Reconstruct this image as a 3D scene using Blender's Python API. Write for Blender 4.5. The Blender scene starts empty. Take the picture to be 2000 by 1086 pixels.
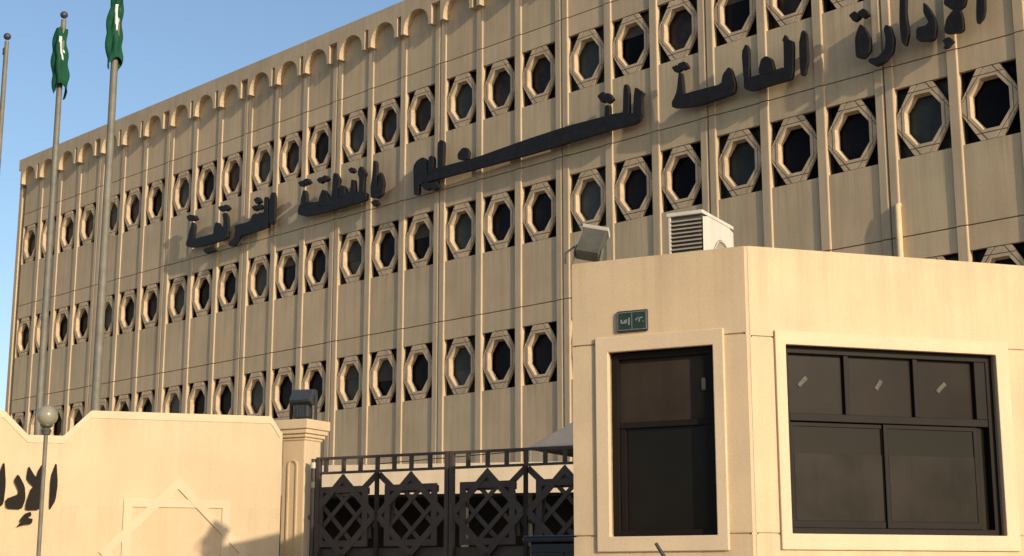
import bpy, math, random
from mathutils import Vector, Matrix
random.seed(7)
R = math.radians
sc = bpy.context.scene
COL = sc.collection
H = 1.2                                   # eye height (seen from a car)

# ------------------------------------------------------------------ camera
YAW, PITCH, FPX = 0.7919, 0.2023, 2942.3   # fitted to the facade grid
cam_d = bpy.data.cameras.new('camera')
cam_d.sensor_width = 36.0
cam_d.lens = 36.0 * FPX / 2000.0
cam_d.clip_start = 0.1
cam_d.clip_end = 3000
cam = bpy.data.objects.new('camera', cam_d)
cam.location = (0, 0, H)
cam.rotation_euler = (math.pi / 2 + PITCH, 0, YAW)
COL.objects.link(cam)
sc.camera = cam

# ------------------------------------------------------------------ light
SUN_AZ, SUN_EL = -9.3, 17.0
world = bpy.data.worlds.new('World')
sc.world = world
world.use_nodes = True
wn = world.node_tree
bg = wn.nodes['Background']
sky = wn.nodes.new('ShaderNodeTexSky')
sky.sky_type = 'NISHITA'
sky.sun_disc = False
sky.sun_elevation = R(SUN_EL)
sky.sun_rotation = R(90 - SUN_AZ)
sky.air_density = 1.0
sky.dust_density = 1.3
sky.ozone_density = 2.0
wn.links.new(sky.outputs[0], bg.inputs[0])
bg.inputs[1].default_value = 0.135
sd = bpy.data.lights.new('sun', 'SUN')
sd.energy = 3.4
sd.angle = R(0.6)
sd.color = (1.0, 0.86, 0.66)
sun = bpy.data.objects.new('sun', sd)
sdir = Vector((math.cos(R(SUN_EL)) * math.cos(R(SUN_AZ)), math.cos(R(SUN_EL)) * math.sin(R(SUN_AZ)), math.sin(R(SUN_EL))))
sun.rotation_euler = sdir.to_track_quat('Z', 'Y').to_euler()
sun.location = (20, -10, 30)
COL.objects.link(sun)
vs = sc.view_settings
vs.view_transform = 'Standard'
vs.look = 'None'
vs.gamma = 1.0
vs.exposure = 0.32
vs.use_curve_mapping = False

# ------------------------------------------------------------------ pixel -> place helpers
_cy, _sy, _cp, _sp = math.cos(YAW), math.sin(YAW), math.cos(PITCH), math.sin(PITCH)
FWD = Vector((-_sy * _cp, _cy * _cp, _sp))
RGT = Vector((_cy, _sy, 0))
UPV = RGT.cross(FWD)
EYE = Vector((0, 0, H))
def ray(x, y): return FWD + RGT * ((x - 1000) / FPX) - UPV * ((y - 543) / FPX)
def at_y(x, y, Y):
    d = ray(x, y); return EYE + d * (Y / d.y)
def at_z(x, y, Z):                         # Z measured from the eye
    d = ray(x, y); return EYE + d * (Z / d.z)
def at_plane(x, y, p, ang):                # -> (u along the plane, world z)
    n = Vector((math.sin(R(ang)), -math.cos(R(ang)), 0)); d = ray(x, y)
    q = EYE + d * ((p - EYE).dot(n) / d.dot(n))
    return (q - p).dot(Vector((math.cos(R(ang)), math.sin(R(ang)), 0))), q.z
def along(p, ang, u, v=0):                 # step u along a heading, v to its left (into the wall)
    a = R(ang)
    return Vector((p[0] + u * math.cos(a) - v * math.sin(a), p[1] + u * math.sin(a) + v * math.cos(a), 0))

# ------------------------------------------------------------------ materials
def mat(name, col, rough=0.8, var=0.12, scale=3.0, streak=0.0, bump=0.0, bscale=60.0, metal=0.0, spec=0.5,
        tint=None, rnd=0.0, fine=0.0, drips=(), drip=0.35, dripcol=(0.10, 0.075, 0.05)):
    m = bpy.data.materials.new(name); m.use_nodes = True
    nt = m.node_tree; N = nt.nodes; L = nt.links
    b = N['Principled BSDF']
    b.inputs['Roughness'].default_value = rough
    b.inputs['Metallic'].default_value = metal
    b.inputs['Specular IOR Level'].default_value = spec
    geo = N.new('ShaderNodeNewGeometry')
    def noise(sc_, det=4, vec=None, rgh=0.6):
        n = N.new('ShaderNodeTexNoise'); n.inputs['Scale'].default_value = sc_; n.inputs['Detail'].default_value = det
        n.inputs['Roughness'].default_value = rgh
        L.new(vec or geo.outputs['Position'], n.inputs['Vector']); return n
    def mul(colsock, facsock, lo, hi, f0=0.3, f1=0.7):
        r = N.new('ShaderNodeMapRange'); r.inputs[1].default_value = f0; r.inputs[2].default_value = f1
        r.inputs[3].default_value = lo; r.inputs[4].default_value = hi
        L.new(facsock, r.inputs[0])
        x = N.new('ShaderNodeVectorMath'); x.operation = 'SCALE'
        L.new(colsock, x.inputs[0]); L.new(r.outputs[0], x.inputs['Scale']); return x.outputs[0]
    rgb = N.new('ShaderNodeRGB'); rgb.outputs[0].default_value = (*col, 1)
    c = rgb.outputs[0]
    if tint:
        mx = N.new('ShaderNodeMix'); mx.data_type = 'RGBA'
        rr = N.new('ShaderNodeMapRange'); rr.inputs[1].default_value = 0.4; rr.inputs[2].default_value = 0.65
        L.new(noise(scale * 0.45, 3).outputs['Fac'], rr.inputs[0])
        L.new(rr.outputs[0], mx.inputs['Factor']); L.new(c, mx.inputs['A']); mx.inputs['B'].default_value = (*tint, 1)
        c = mx.outputs['Result']
    if var: c = mul(c, noise(scale).outputs['Fac'], 1 - var, 1 + var)
    if fine: c = mul(c, noise(bscale * 0.8, 2).outputs['Fac'], 1 - fine, 1 + fine)
    if streak:
        mp = N.new('ShaderNodeMapping'); mp.inputs['Scale'].default_value = (5.5, 5.5, 0.28)
        L.new(geo.outputs['Position'], mp.inputs['Vector'])
        c = mul(c, noise(1.0, 5, mp.outputs[0], 0.7).outputs['Fac'], 1 - streak, 1.0 + streak * 0.25, 0.34, 0.56)
    if drips:                              # rain-washed dirt running down from ledges
        mp = N.new('ShaderNodeMapping'); mp.inputs['Scale'].default_value = (9.0, 9.0, 0.22)
        L.new(geo.outputs['Position'], mp.inputs['Vector'])
        sep = N.new('ShaderNodeSeparateXYZ'); L.new(geo.outputs['Position'], sep.inputs[0])
        acc = None
        for zt, ln in drips:
            r = N.new('ShaderNodeMapRange'); r.inputs[1].default_value = zt - ln; r.inputs[2].default_value = zt
            L.new(sep.outputs[2], r.inputs[0])
            g = N.new('ShaderNodeMath'); g.operation = 'LESS_THAN'; L.new(sep.outputs[2], g.inputs[0]); g.inputs[1].default_value = zt + 0.02
            k = N.new('ShaderNodeMath'); k.operation = 'MULTIPLY'; L.new(r.outputs[0], k.inputs[0]); L.new(g.outputs[0], k.inputs[1])
            if acc is None: acc = k.outputs[0]
            else:
                x = N.new('ShaderNodeMath'); x.operation = 'MAXIMUM'; L.new(acc, x.inputs[0]); L.new(k.outputs[0], x.inputs[1]); acc = x.outputs[0]
        rr = N.new('ShaderNodeMapRange'); rr.inputs[1].default_value = 0.47; rr.inputs[2].default_value = 0.68
        L.new(noise(1.0, 6, mp.outputs[0], 0.72).outputs['Fac'], rr.inputs[0])
        k = N.new('ShaderNodeMath'); k.operation = 'MULTIPLY'; L.new(rr.outputs[0], k.inputs[0]); L.new(acc, k.inputs[1])
        k2 = N.new('ShaderNodeMath'); k2.operation = 'MULTIPLY'; L.new(k.outputs[0], k2.inputs[0]); k2.inputs[1].default_value = drip
        mx = N.new('ShaderNodeMix'); mx.data_type = 'RGBA'
        L.new(k2.outputs[0], mx.inputs['Factor']); L.new(c, mx.inputs['A']); mx.inputs['B'].default_value = (*dripcol, 1)
        c = mx.outputs['Result']
    if rnd:
        oi = N.new('ShaderNodeObjectInfo'); c = mul(c, oi.outputs['Random'], 1 - rnd, 1 + rnd, 0, 1)
    L.new(c, b.inputs['Base Color'])
    if bump:
        bn = N.new('ShaderNodeBump'); bn.inputs['Strength'].default_value = bump; bn.inputs['Distance'].default_value = 0.01
        L.new(noise(bscale, 3).outputs['Fac'], bn.inputs['Height']); L.new(bn.outputs[0], b.inputs['Normal'])
    return m
M = {}
M['facade'] = mat('precast_concrete', (0.575, 0.415, 0.25), 0.9, 0.09, 0.8, 0.10, 0.25, 45, tint=(0.53, 0.41, 0.245), rnd=0.05, fine=0.05, drips=[(0.86+1.665+3.72*k, 1.3) for k in range(4)] + [(16.9, 1.2)], drip=0.32)
M['rib'] = mat('precast_rib', (0.525, 0.39, 0.245), 0.9, 0.08, 1.5, 0.12, 0.25, 45, rnd=0.05, fine=0.05)
M['ring'] = mat('cast_surround', (0.55, 0.405, 0.255), 0.9, 0.14, 4.0, 0.10, 0.3, 40, rnd=0.06, fine=0.06)
M['core'] = mat('building_core', (0.16, 0.13, 0.10), 0.9)
M['pane_dark'] = mat('dark_window_glass', (0.010, 0.009, 0.010), 0.12, 0.5, 1.0, spec=0.05, rnd=0.7)
M['pane_grey'] = mat('grey_window_glass', (0.050, 0.054, 0.047), 0.25, 0.35, 1.6, spec=0.12, rnd=0.35)
M['pane_brown'] = mat('brown_window_glass', (0.034, 0.023, 0.018), 0.2, 0.6, 2.2, spec=0.12, rnd=0.6)
M['cream'] = mat('cream_render', (0.59, 0.44, 0.265), 0.85, 0.06, 1.6, 0.05, 0.25, 90, tint=(0.575, 0.44, 0.275), fine=0.04, drips=[(2.9, 0.6), (1.95, 0.5)], drip=0.22, dripcol=(0.34, 0.22, 0.12))
M['wallrelief'] = mat('relief_paint', (0.61, 0.475, 0.305), 0.85, 0.05, 1.6, 0.04, 0.2, 90)
M['booth'] = mat('booth_render', (0.60, 0.44, 0.265), 0.85, 0.07, 2.2, 0.06, 0.18, 110, tint=(0.57, 0.425, 0.265), fine=0.045, drips=[(3.38, 0.75), (1.53, 0.5)], drip=0.30, dripcol=(0.30, 0.19, 0.11))
M['trim'] = mat('booth_trim', (0.63, 0.475, 0.305), 0.8, 0.05, 2.0, 0.05, 0.2, 90, fine=0.04)
M['alu'] = mat('brown_aluminium', (0.014, 0.0105, 0.0085), 0.5, 0.15, 3.0, spec=0.1)
M['glass'] = mat('tinted_glass', (0.010, 0.008, 0.0066), 0.06, 0.2, 1.5, spec=0.12)
M['lower_sheet'] = mat('grey_brown_sheet', (0.019, 0.0150, 0.0115), 0.3, 0.3, 3.5, 0.2, spec=0.08)  # greyer tone for the lower part of the sliding panes
M['lower_sheet2'] = mat('dusty_brown_film', (0.017, 0.0115, 0.0085), 0.3, 0.25, 2.5, 0.1, spec=0.08)
M['lower_sheet3'] = mat('light_brown_pane', (0.036, 0.026, 0.019), 0.4, 0.25, 2.5, 0.15, spec=0.08)  # lighter brown for the upper pane of the narrow window
M['letter'] = mat('letter_black', (0.017, 0.0145, 0.014), 0.55, 0.3, 6.0, spec=0.18)
M['walletter'] = mat('letter_brown', (0.013, 0.009, 0.006), 0.55, 0.2, 6.0, spec=0.1)
M['gate'] = mat('gate_paint', (0.062, 0.046, 0.036), 0.6, 0.25, 5.0, spec=0.4)
M['dark'] = mat('carport_shade_sheet', (0.018, 0.016, 0.015), 0.8, 0.3, 2.0)  # near-black colour standing in for the shade inside the carport
M['steel'] = mat('galvanised_steel', (0.165, 0.15, 0.115), 0.65, 0.2, 6.0, metal=0.15)
M['ball'] = mat('weathered_ball', (0.05, 0.05, 0.055), 0.45, 0.2, 9.0)
M['green'] = mat('flag_green', (0.014, 0.070, 0.038), 0.9, 0.2, 8.0, spec=0.1)
M['white'] = mat('white_cloth', (0.62, 0.66, 0.60), 0.8, 0.1, 8.0)
M['acwhite'] = mat('ac_white', (0.60, 0.55, 0.46), 0.5, 0.08, 4.0, 0.10)
M['acdark'] = mat('ac_coil', (0.060, 0.050, 0.040), 0.6, 0.2, 8.0)
M['acslat'] = mat('ac_louvre', (0.30, 0.25, 0.19), 0.6, 0.1, 8.0)
M['flood'] = mat('floodlight_grey', (0.075, 0.070, 0.052), 0.55, 0.25, 9.0)
M['flooddark'] = mat('floodlight_dark', (0.030, 0.034, 0.034), 0.5, 0.25, 9.0)
M['floodglass'] = mat('floodlight_glass', (0.045, 0.050, 0.055), 0.2, 0.1, 5.0)
M['signgreen'] = mat('plate_green', (0.016, 0.034, 0.020), 0.45, 0.2, 20.0)
M['signlight'] = mat('plate_marks', (0.20, 0.21, 0.21), 0.5, 0.2, 30.0)
M['globe'] = mat('globe_acrylic', (0.26, 0.24, 0.17), 0.25, 0.15, 8.0)
M['asphalt'] = mat('asphalt', (0.085, 0.078, 0.068), 0.9, 0.2, 1.5, 0, 0.4, 60)
M['paving'] = mat('paving', (0.42, 0.34, 0.25), 0.9, 0.15, 2.0, 0, 0.3, 50)
M['kerb'] = mat('kerb_concrete', (0.38, 0.35, 0.29), 0.9, 0.12, 3.0, 0, 0.3, 50)
M['roofing'] = mat('roof_screed', (0.36, 0.30, 0.22), 0.9, 0.15, 2.0)
M['fascia'] = mat('carport_fascia', (0.50, 0.40, 0.28), 0.7, 0.06, 2.0, 0.08)
M['canopy'] = mat('grey_canopy', (0.20, 0.175, 0.155), 0.75, 0.12, 2.0)
M['carblue'] = mat('dark_blue_paint', (0.012, 0.013, 0.020), 0.25, 0.05, 2.0, spec=0.5)
M['carwhite'] = mat('white_car_paint', (0.66, 0.64, 0.60), 0.25, 0.04, 2.0)
M['carmaroon'] = mat('maroon_car_paint', (0.06, 0.018, 0.014), 0.25, 0.05, 2.0)
M['tyre'] = mat('tyre_rubber', (0.02, 0.02, 0.02), 0.9, 0.1, 9.0)
M['rim'] = mat('wheel_rim', (0.45, 0.45, 0.45), 0.35, 0.05, 9.0, metal=0.7)
M['lampglass'] = mat('car_lamp', (0.70, 0.68, 0.62), 0.12, 0.05, 9.0)
M['rust'] = mat('rust_stain', (0.20, 0.095, 0.03), 0.9, 0.5, 8.0, 0.3)
M['pipe'] = mat('downpipe_paint', (0.62, 0.45, 0.26), 0.7, 0.12, 3.0, 0.1)
M['sticker'] = mat('pale_sticker', (0.075, 0.060, 0.045), 0.7, 0.4, 40.0)

# ------------------------------------------------------------------ mesh builder
class MB:
    def __init__(s): s.v = []; s.f = []; s.sm = []
    def add(s, vs, fs, smooth=False):
        o = len(s.v); s.v += [tuple(v) for v in vs]
        for f in fs: s.f.append(tuple(i + o for i in f)); s.sm.append(smooth)
        return s
    def box(s, x0, x1, y0, y1, z0, z1):
        return s.add([(x0,y0,z0),(x1,y0,z0),(x1,y1,z0),(x0,y1,z0),(x0,y0,z1),(x1,y0,z1),(x1,y1,z1),(x0,y1,z1)],
                     [(0,3,2,1),(4,5,6,7),(0,1,5,4),(1,2,6,5),(2,3,7,6),(3,0,4,7)])
    def prism(s, poly, y0, y1):            # poly in (x, z), any winding, front at y0
        a = sum(poly[i][0]*poly[(i+1)%len(poly)][1]-poly[(i+1)%len(poly)][0]*poly[i][1] for i in range(len(poly)))
        if a < 0: poly = poly[::-1]
        n = len(poly)
        vs = [(x, y0, z) for x, z in poly] + [(x, y1, z) for x, z in poly]
        fs = [tuple(range(n)), tuple(range(2*n-1, n-1, -1))]
        fs += [((i+1) % n, i, i+n, (i+1) % n+n) for i in range(n)]
        return s.add(vs, fs)
    def slab(s, poly, z0, z1):             # poly in (x, y)
        a = sum(poly[i][0]*poly[(i+1)%len(poly)][1]-poly[(i+1)%len(poly)][0]*poly[i][1] for i in range(len(poly)))
        if a < 0: poly = poly[::-1]
        n = len(poly)
        vs = [(x, y, z0) for x, y in poly] + [(x, y, z1) for x, y in poly]
        fs = [tuple(range(n-1, -1, -1)), tuple(range(n, 2*n))]
        fs += [(i, (i+1) % n, (i+1) % n+n, i+n) for i in range(n)]
        return s.add(vs, fs)
    def bar(s, a, b, w, y0, y1):           # flat bar in the xz plane from a to b
        dx, dz = b[0]-a[0], b[1]-a[1]; l = math.hypot(dx, dz); nx, nz = -dz/l*w/2, dx/l*w/2
        return s.prism([(a[0]+nx,a[1]+nz),(a[0]-nx,a[1]-nz),(b[0]-nx,b[1]-nz),(b[0]+nx,b[1]+nz)], y0, y1)
    def tube(s, pts, rs, n=12, cap=True):
        pts = [Vector(p) for p in pts]
        if not hasattr(rs, '__len__'): rs = [rs]*len(pts)
        vs = []; fs = []
        for i, p in enumerate(pts):
            t = (pts[min(i+1, len(pts)-1)] - pts[max(i-1, 0)]).normalized()
            u = t.cross(Vector((0.31, 0.95, 0.05)))
            if u.length < 0.2: u = t.cross(Vector((1, 0, 0)))
            u.normalize(); w = t.cross(u)
            for k in range(n):
                a = 2*math.pi*k/n; vs.append(p + (u*math.cos(a) + w*math.sin(a))*rs[i])
        for i in range(len(pts)-1):
            for k in range(n):
                fs.append((i*n+k, i*n+(k+1) % n, (i+1)*n+(k+1) % n, (i+1)*n+k))
        s.add(vs, fs, True)
        if cap:
            o = len(s.v) - len(vs)
            s.f.append(tuple(o+k for k in range(n-1, -1, -1))); s.sm.append(False)
            s.f.append(tuple(o+(len(pts)-1)*n+k for k in range(n))); s.sm.append(False)
        return s
    def lathe(s, prof, n=24, c=(0, 0, 0)):
        vs = []; fs = []
        for r, z in prof:
            for k in range(n):
                a = 2*math.pi*k/n; vs.append((c[0]+r*math.cos(a), c[1]+r*math.sin(a), c[2]+z))
        for i in range(len(prof)-1):
            for k in range(n): fs.append((i*n+k, i*n+(k+1) % n, (i+1)*n+(k+1) % n, (i+1)*n+k))
        return s.add(vs, fs, True)
    def plate(s, us, zs, holes, y0, y1):   # grid plate with missing cells
        nu, nz = len(us), len(zs)
        vid = {}; vs = []; fs = []
        def V(i, j, b):
            if (i, j, b) not in vid:
                vid[(i, j, b)] = len(vs); vs.append((us[i], y1 if b else y0, zs[j]))
            return vid[(i, j, b)]
        solid = lambda i, j: 0 <= i < nu-1 and 0 <= j < nz-1 and (i, j) not in holes
        for i in range(nu-1):
            for j in range(nz-1):
                if not solid(i, j): continue
                fs.append((V(i,j,0),V(i+1,j,0),V(i+1,j+1,0),V(i,j+1,0)))
                fs.append((V(i,j,1),V(i,j+1,1),V(i+1,j+1,1),V(i+1,j,1)))
                if not solid(i-1, j): fs.append((V(i,j,0),V(i,j+1,0),V(i,j+1,1),V(i,j,1)))
                if not solid(i+1, j): fs.append((V(i+1,j,0),V(i+1,j,1),V(i+1,j+1,1),V(i+1,j+1,0)))
                if not solid(i, j-1): fs.append((V(i,j,0),V(i,j,1),V(i+1,j,1),V(i+1,j,0)))
                if not solid(i, j+1): fs.append((V(i,j+1,0),V(i+1,j+1,0),V(i+1,j+1,1),V(i,j+1,1)))
        return s.add(vs, fs)
    def mesh(s, name):
        me = bpy.data.meshes.new(name); me.from_pydata(s.v, [], s.f)
        me.polygons.foreach_set('use_smooth', s.sm); me.update()
        if any(s.sm): me.set_sharp_from_angle(angle=R(40))
        return me
    def build(s, name, m, parent=None, loc=(0, 0, 0), rz=0.0, bevel=0.0):
        return obj(name, s.mesh(name), m, parent, loc, rz, bevel)
def obj(name, me, m, parent=None, loc=(0, 0, 0), rz=0.0, bevel=0.0):
    if m is not None and not me.materials: me.materials.append(m)
    o = bpy.data.objects.new(name, me); COL.objects.link(o)
    o.location = loc; o.rotation_euler = (0, 0, rz); o.parent = parent
    if bevel:
        b = o.modifiers.new('bevel', 'BEVEL'); b.width = bevel; b.segments = 2; b.limit_method = 'ANGLE'; b.angle_limit = R(40)
    return o
def tag(o, label, cat, group=None, kind=None):
    if label: o['label'] = label
    if cat: o['category'] = cat
    if group: o['group'] = group
    if kind: o['kind'] = kind
    return o
def thing(name, label, cat, loc=(0, 0, 0), rz=0.0, group=None):
    o = bpy.data.objects.new(name, None); COL.objects.link(o)
    o.location = loc; o.rotation_euler = (0, 0, rz); o.empty_display_size = 0.3
    return tag(o, label, cat, group)
def structure(o): o['kind'] = 'structure'; return o

# ------------------------------------------------------------------ ground
structure(MB().slab([(-1500,-1500),(1500,-1500),(1500,1500),(-1500,1500)], -0.3, 0.0).build('ground', M['asphalt']))

structure(MB().slab([(-70, 11.6), (40, 11.6), (40, 60), (-70, 60)], -0.05, 0.006).build('yard_bounce_paving', M['paving']))  # unseen pale paving, added to bounce warm sunlight up onto the facade
structure(MB().slab([(-30, 4.6), (30, 4.6), (30, 11.6), (-30, 11.6)], -0.05, 0.005).build('forecourt', M['paving']))
# ================================================================== the office building
FY = 27.12                                # plane of the wall panels
X0, PW = -15.338, 4.711                   # first window of panel 0, panel width
Z_J = [-0.34 + H, 3.38 + H, 7.10 + H, 10.82 + H, 14.54 + H]   # panel joints
Z_TOP = 16.78 + H
WC = 2.435                                # window centre above the joint below it
HW, HH = 0.625, 0.77                      # half opening
RD = 0.034                                 # rib depth
bld = thing('office_building', 'long beige precast office block with ribbed facade, octagonal windows and arched parapet', 'building', ((-55.6 - 1.3) / 2, FY, 0))
BX = bld.location.x
XL, XR = -55.62, X0 + 2 * PW + 3.855
# core
MB().box(XL + 0.02 - BX, XR - BX, 0.36, 14.0, 0, Z_TOP - 0.05).build('body', M['core'], bld)
MB().box(XL - BX, XR - BX, 0.02, 0.40, 0, Z_J[0] - 0.02).build('plinth', M['facade'], bld)
MB().box(XL - BX, XL + 0.235 - BX, -0.02, 0.38, Z_J[0], 16.69 + H).build('corner_pier', M['rib'], bld, bevel=0.01)

def panel_mesh(u0, u1, centres, h):
    us = [u0]
    for c in centres: us += [c - HW, c + HW]
    us.append(u1)
    zs = [0.012, WC - HH, WC + HH, h - 0.012]
    return MB().plate(us, zs, {(2*k + 1, 1) for k in range(len(centres))}, 0, 0.10).mesh('facade_panel')
def clip(poly, a, b, c):                  # keep a*x+b*z<=c
    out = []
    for i in range(len(poly)):
        p, q = poly[i], poly[(i+1) % len(poly)]
        dp, dq = a*p[0]+b*p[1]-c, a*q[0]+b*q[1]-c
        if dp <= 0: out.append(p)
        if dp * dq < 0:
            t = dp/(dp-dq); out.append((p[0]+(q[0]-p[0])*t, p[1]+(q[1]-p[1])*t))
    return out
def octa(hx, hz, k): return [(hx,-hz*k),(hx,hz*k),(hx*k,hz),(-hx*k,hz),(-hx,hz*k),(-hx,-hz*k),(-hx*k,-hz),(hx*k,-hz)]
def ring_mesh():
    mb = MB(); K = 0.414
    ox, oz = HW - 0.004, HH - 0.004
    kx, kz = 0.40, 0.22
    O = [(ox,-oz*kz),(ox,oz*kz),(ox*kx,oz),(-ox*kx,oz),(-ox,oz*kz),(-ox,-oz*kz),(-ox*kx,-oz),(ox*kx,-oz)]; I = octa(0.425, 0.535, K); I2 = octa(0.405, 0.51, K)
    y0, y1 = 0.062, 0.165
    vs = [(x, y0, z) for x, z in O] + [(x, y0, z) for x, z in I] + [(x, y1, z) for x, z in I2] + [(x*0.97, 0.10, z*0.97) for x, z in O]
    fs = []
    for i in range(8):
        j = (i+1) % 8
        fs += [(i, i+8, j+8, j), (i+8, i+16, j+16, j+8), (i+16, i+24, j+24, j+16), (i+24, i, j, j+24)]
    mb.add(vs, [f[::-1] for f in fs])
    # two interlaced squares: flat face cut by eight fine joints that run past the hole
    w = 0.075
    lines = []
    for i in range(8):
        p, q = I[i], I[(i+1) % 8]
        dx, dz = q[0]-p[0], q[1]-p[1]; l = math.hypot(dx, dz); nx, nz = dz/l, -dx/l
        lines.append((nx, nz, nx*p[0] + nz*p[1] + w))
    cells = [O]
    for nx, nz, c in lines:
        nxt = []
        for cell in cells:
            for poly in (clip(cell, nx, nz, c), clip(cell, -nx, -nz, -c)):
                if len(poly) > 2: nxt.append(poly)
        cells = nxt
    for cell in cells:
        cx, cz = sum(x for x, _ in cell)/len(cell), sum(z for _, z in cell)/len(cell)
        if abs(cx) < 0.05 and abs(cz) < 0.05:
            n_ = len(I); J = octa(0.425 + w - 0.010, 0.535 + w - 0.010, K); J = [p for p in J]
            vv = [(x, 0.006, z) for x, z in J] + [(x*1.004, 0.006, z*1.004) for x, z in I] + [(x*1.004, 0.064, z*1.004) for x, z in I] + [(x, 0.064, z) for x, z in J]
            ff = []
            for i in range(8):
                j = (i+1) % 8
                ff += [(i, i+8, j+8, j), (i+8, i+16, j+16, j+8), (i+24, i, j, j+24)]
            mb.add(vv, [f[::-1] for f in ff]); continue
        area = abs(sum(cell[i][0]*cell[(i+1) % len(cell)][1]-cell[(i+1) % len(cell)][0]*cell[i][1] for i in range(len(cell))))/2
        if area < 0.0006: continue
        a_ = sum(cell[i][0]*cell[(i+1) % len(cell)][1]-cell[(i+1) % len(cell)][0]*cell[i][1] for i in range(len(cell)))
        if a_ < 0: cell = cell[::-1]
        poly = cell
        for i in range(len(cell)):
            p, q = cell[i], cell[(i+1) % len(cell)]
            ex, ez = q[0]-p[0], q[1]-p[1]; l = math.hypot(ex, ez)
            if l < 1e-5: continue
            poly = clip(poly, ez/l, -ex/l, (ez*p[0]-ex*p[1])/l - 0.010)
        if len(poly) > 2: mb.prism(poly, 0.006 + 0.012*random.random(), 0.064)
    return mb.mesh('window_surround')
ring_me = ring_mesh(); ring_me.materials.append(M['ring'])
pane_me = {}
for k in ('pane_dark', 'pane_grey', 'pane_brown'):
    pane_me[k] = MB().box(-HW+0.002, HW-0.002, 0.215, 0.23, -HH+0.002, HH-0.002).mesh('window_pane'); pane_me[k].materials.append(M[k])
blind_me = []
for k, (zz, tone) in enumerate(((0.12, (0.055, 0.045, 0.035)), (-0.08, (0.038, 0.040, 0.036)), (0.26, (0.085, 0.07, 0.052)))):
    m_ = MB().box(-HW+0.02, HW-0.02, 0.200, 0.206, zz, HH-0.02).mesh('blind'); m_.materials.append(mat('blind_fabric', tone, 0.8, 0.2, 5.0, 0.2)); blind_me.append(m_)
def rib_mesh(u0, u1, h):
    e = 0.008                              # slightly rounded arrises
    s_ = 0.03                              # splayed sides
    return MB().slab([(u0,0.0),(u0+0.002,-RD+e),(u0+0.010,-RD),(u1-s_,-RD),(u1-0.012,-RD+e),(u1,0.0)], 0.012, h - 0.012).mesh('rib')
PCENT = [0.0, 1.5, 3.0]
RIBS = [(-0.835,-0.628),(0.628,0.872),(2.128,2.372),(3.628,3.835)]
hs = [Z_J[i+1]-Z_J[i] for i in range(4)]
pm = panel_mesh(-0.835, 3.835, PCENT, hs[0]); pm.materials.append(M['facade'])
rm = [rib_mesh(a, b, hs[0]) for a, b in RIBS]
for r_ in rm: r_.materials.append(M['rib'])
pm_end = panel_mesh(-2.335+0.005+0.25-0.005, 3.835, [-1.5] + PCENT, hs[0]); pm_end.materials.append(M['facade'])
rm_end = [rib_mesh(-0.872, -0.628, hs[0])]; rm_end[0].materials.append(M['rib'])
for p in range(-8, 3):
    end = p == -8
    for j in range(4):
        o = obj('facade_panel', pm_end if end else pm, None, bld, (X0 + p*PW - BX, 0, Z_J[j]))
        for r_ in (rm_end + rm[1:] if end else rm): obj('rib', r_, None, o)
        for ci, c in enumerate(([-1.5] if end else []) + PCENT):
            obj('window_surround', ring_me, None, o, (c, 0, WC))
            slot = ci - (1 if end else 0)
            rr = random.random()
            k = 'pane_grey' if (slot == 0 and rr < 0.85) else ('pane_brown' if (j == 3 and rr < 0.55) else ('pane_grey' if rr < 0.06 else 'pane_dark'))
            obj('window_pane', pane_me[k], None, o, (c, 0, WC))
            if random.random() < 0.16: obj('blind', blind_me[random.randrange(3)], None, o, (c, 0, WC))
# parapet storey: plain panels with ribs, arched hood in front
hp = 16.70 + H - Z_J[4]
pp = MB().box(-0.835, 3.835, 0, 0.2, 0.012, hp).mesh('parapet_panel'); pp.materials.append(M['facade'])
pp_end = MB().box(-2.085, 3.835, 0, 0.2, 0.012, hp).mesh('parapet_panel'); pp_end.materials.append(M['facade'])
hr = 16.36 + H - Z_J[4]
rp = [rib_mesh(a, b, hr) for a, b in RIBS]
for r_ in rp: r_.materials.append(M['rib'])
rp_end = rib_mesh(-0.872, -0.628, hr); rp_end.materials.append(M['rib'])
def arch_mesh(l, r):                      # one bay of the hood: two legs and a round arch
    aw, zt, zb, zn = 0.54, 16.36 + H, 15.74 + H, 16.33 + H
    top = Z_TOP
    poly = [(-l, top), (-l, zn), (-0.665, zn), (-0.665, zb), (-aw, zb), (-aw, zt - aw*0.95)]
    for k in range(1, 12):
        a = math.pi * (1 - k/12.0); poly.append((aw*math.cos(a), zt - aw*0.95 + aw*0.95*math.sin(a)))
    poly += [(aw, zt - aw*0.95), (aw, zb), (0.665, zb), (0.665, zn), (r, zn), (r, top)]
    return MB().prism(poly, -0.235, -0.002).mesh('parapet_arch')
am = {k: arch_mesh(*k) for k in ((0.75, 0.75), (0.855, 0.75), (0.75, 0.855), (0.84, 0.75))}
for m_ in am.values(): m_.materials.append(M['rib'])
for p in range(-8, 3):
    end = p == -8
    o = obj('parapet_panel', pp_end if end else pp, None, bld, (X0 + p*PW - BX, 0, Z_J[4]))
    for r_ in ([rp_end] + rp[1:] if end else rp): obj('rib', r_, None, o)
    for ci, c in enumerate(([-1.5] if end else []) + PCENT):
        slot = ci - (1 if end else 0)
        key = (0.84, 0.75) if slot == -1 else ((0.855, 0.75) if slot == 0 and not end else ((0.75, 0.855) if slot == 2 else (0.75, 0.75)))
        obj('parapet_arch', am[key], None, bld, (X0 + p*PW + c - BX, 0, 0))
MB().box(XL + 0.01 - BX, XR - BX, -0.001, 0.5, Z_TOP - 0.078, Z_TOP - 0.004).build('parapet_coping', M['rib'], bld)
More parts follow.
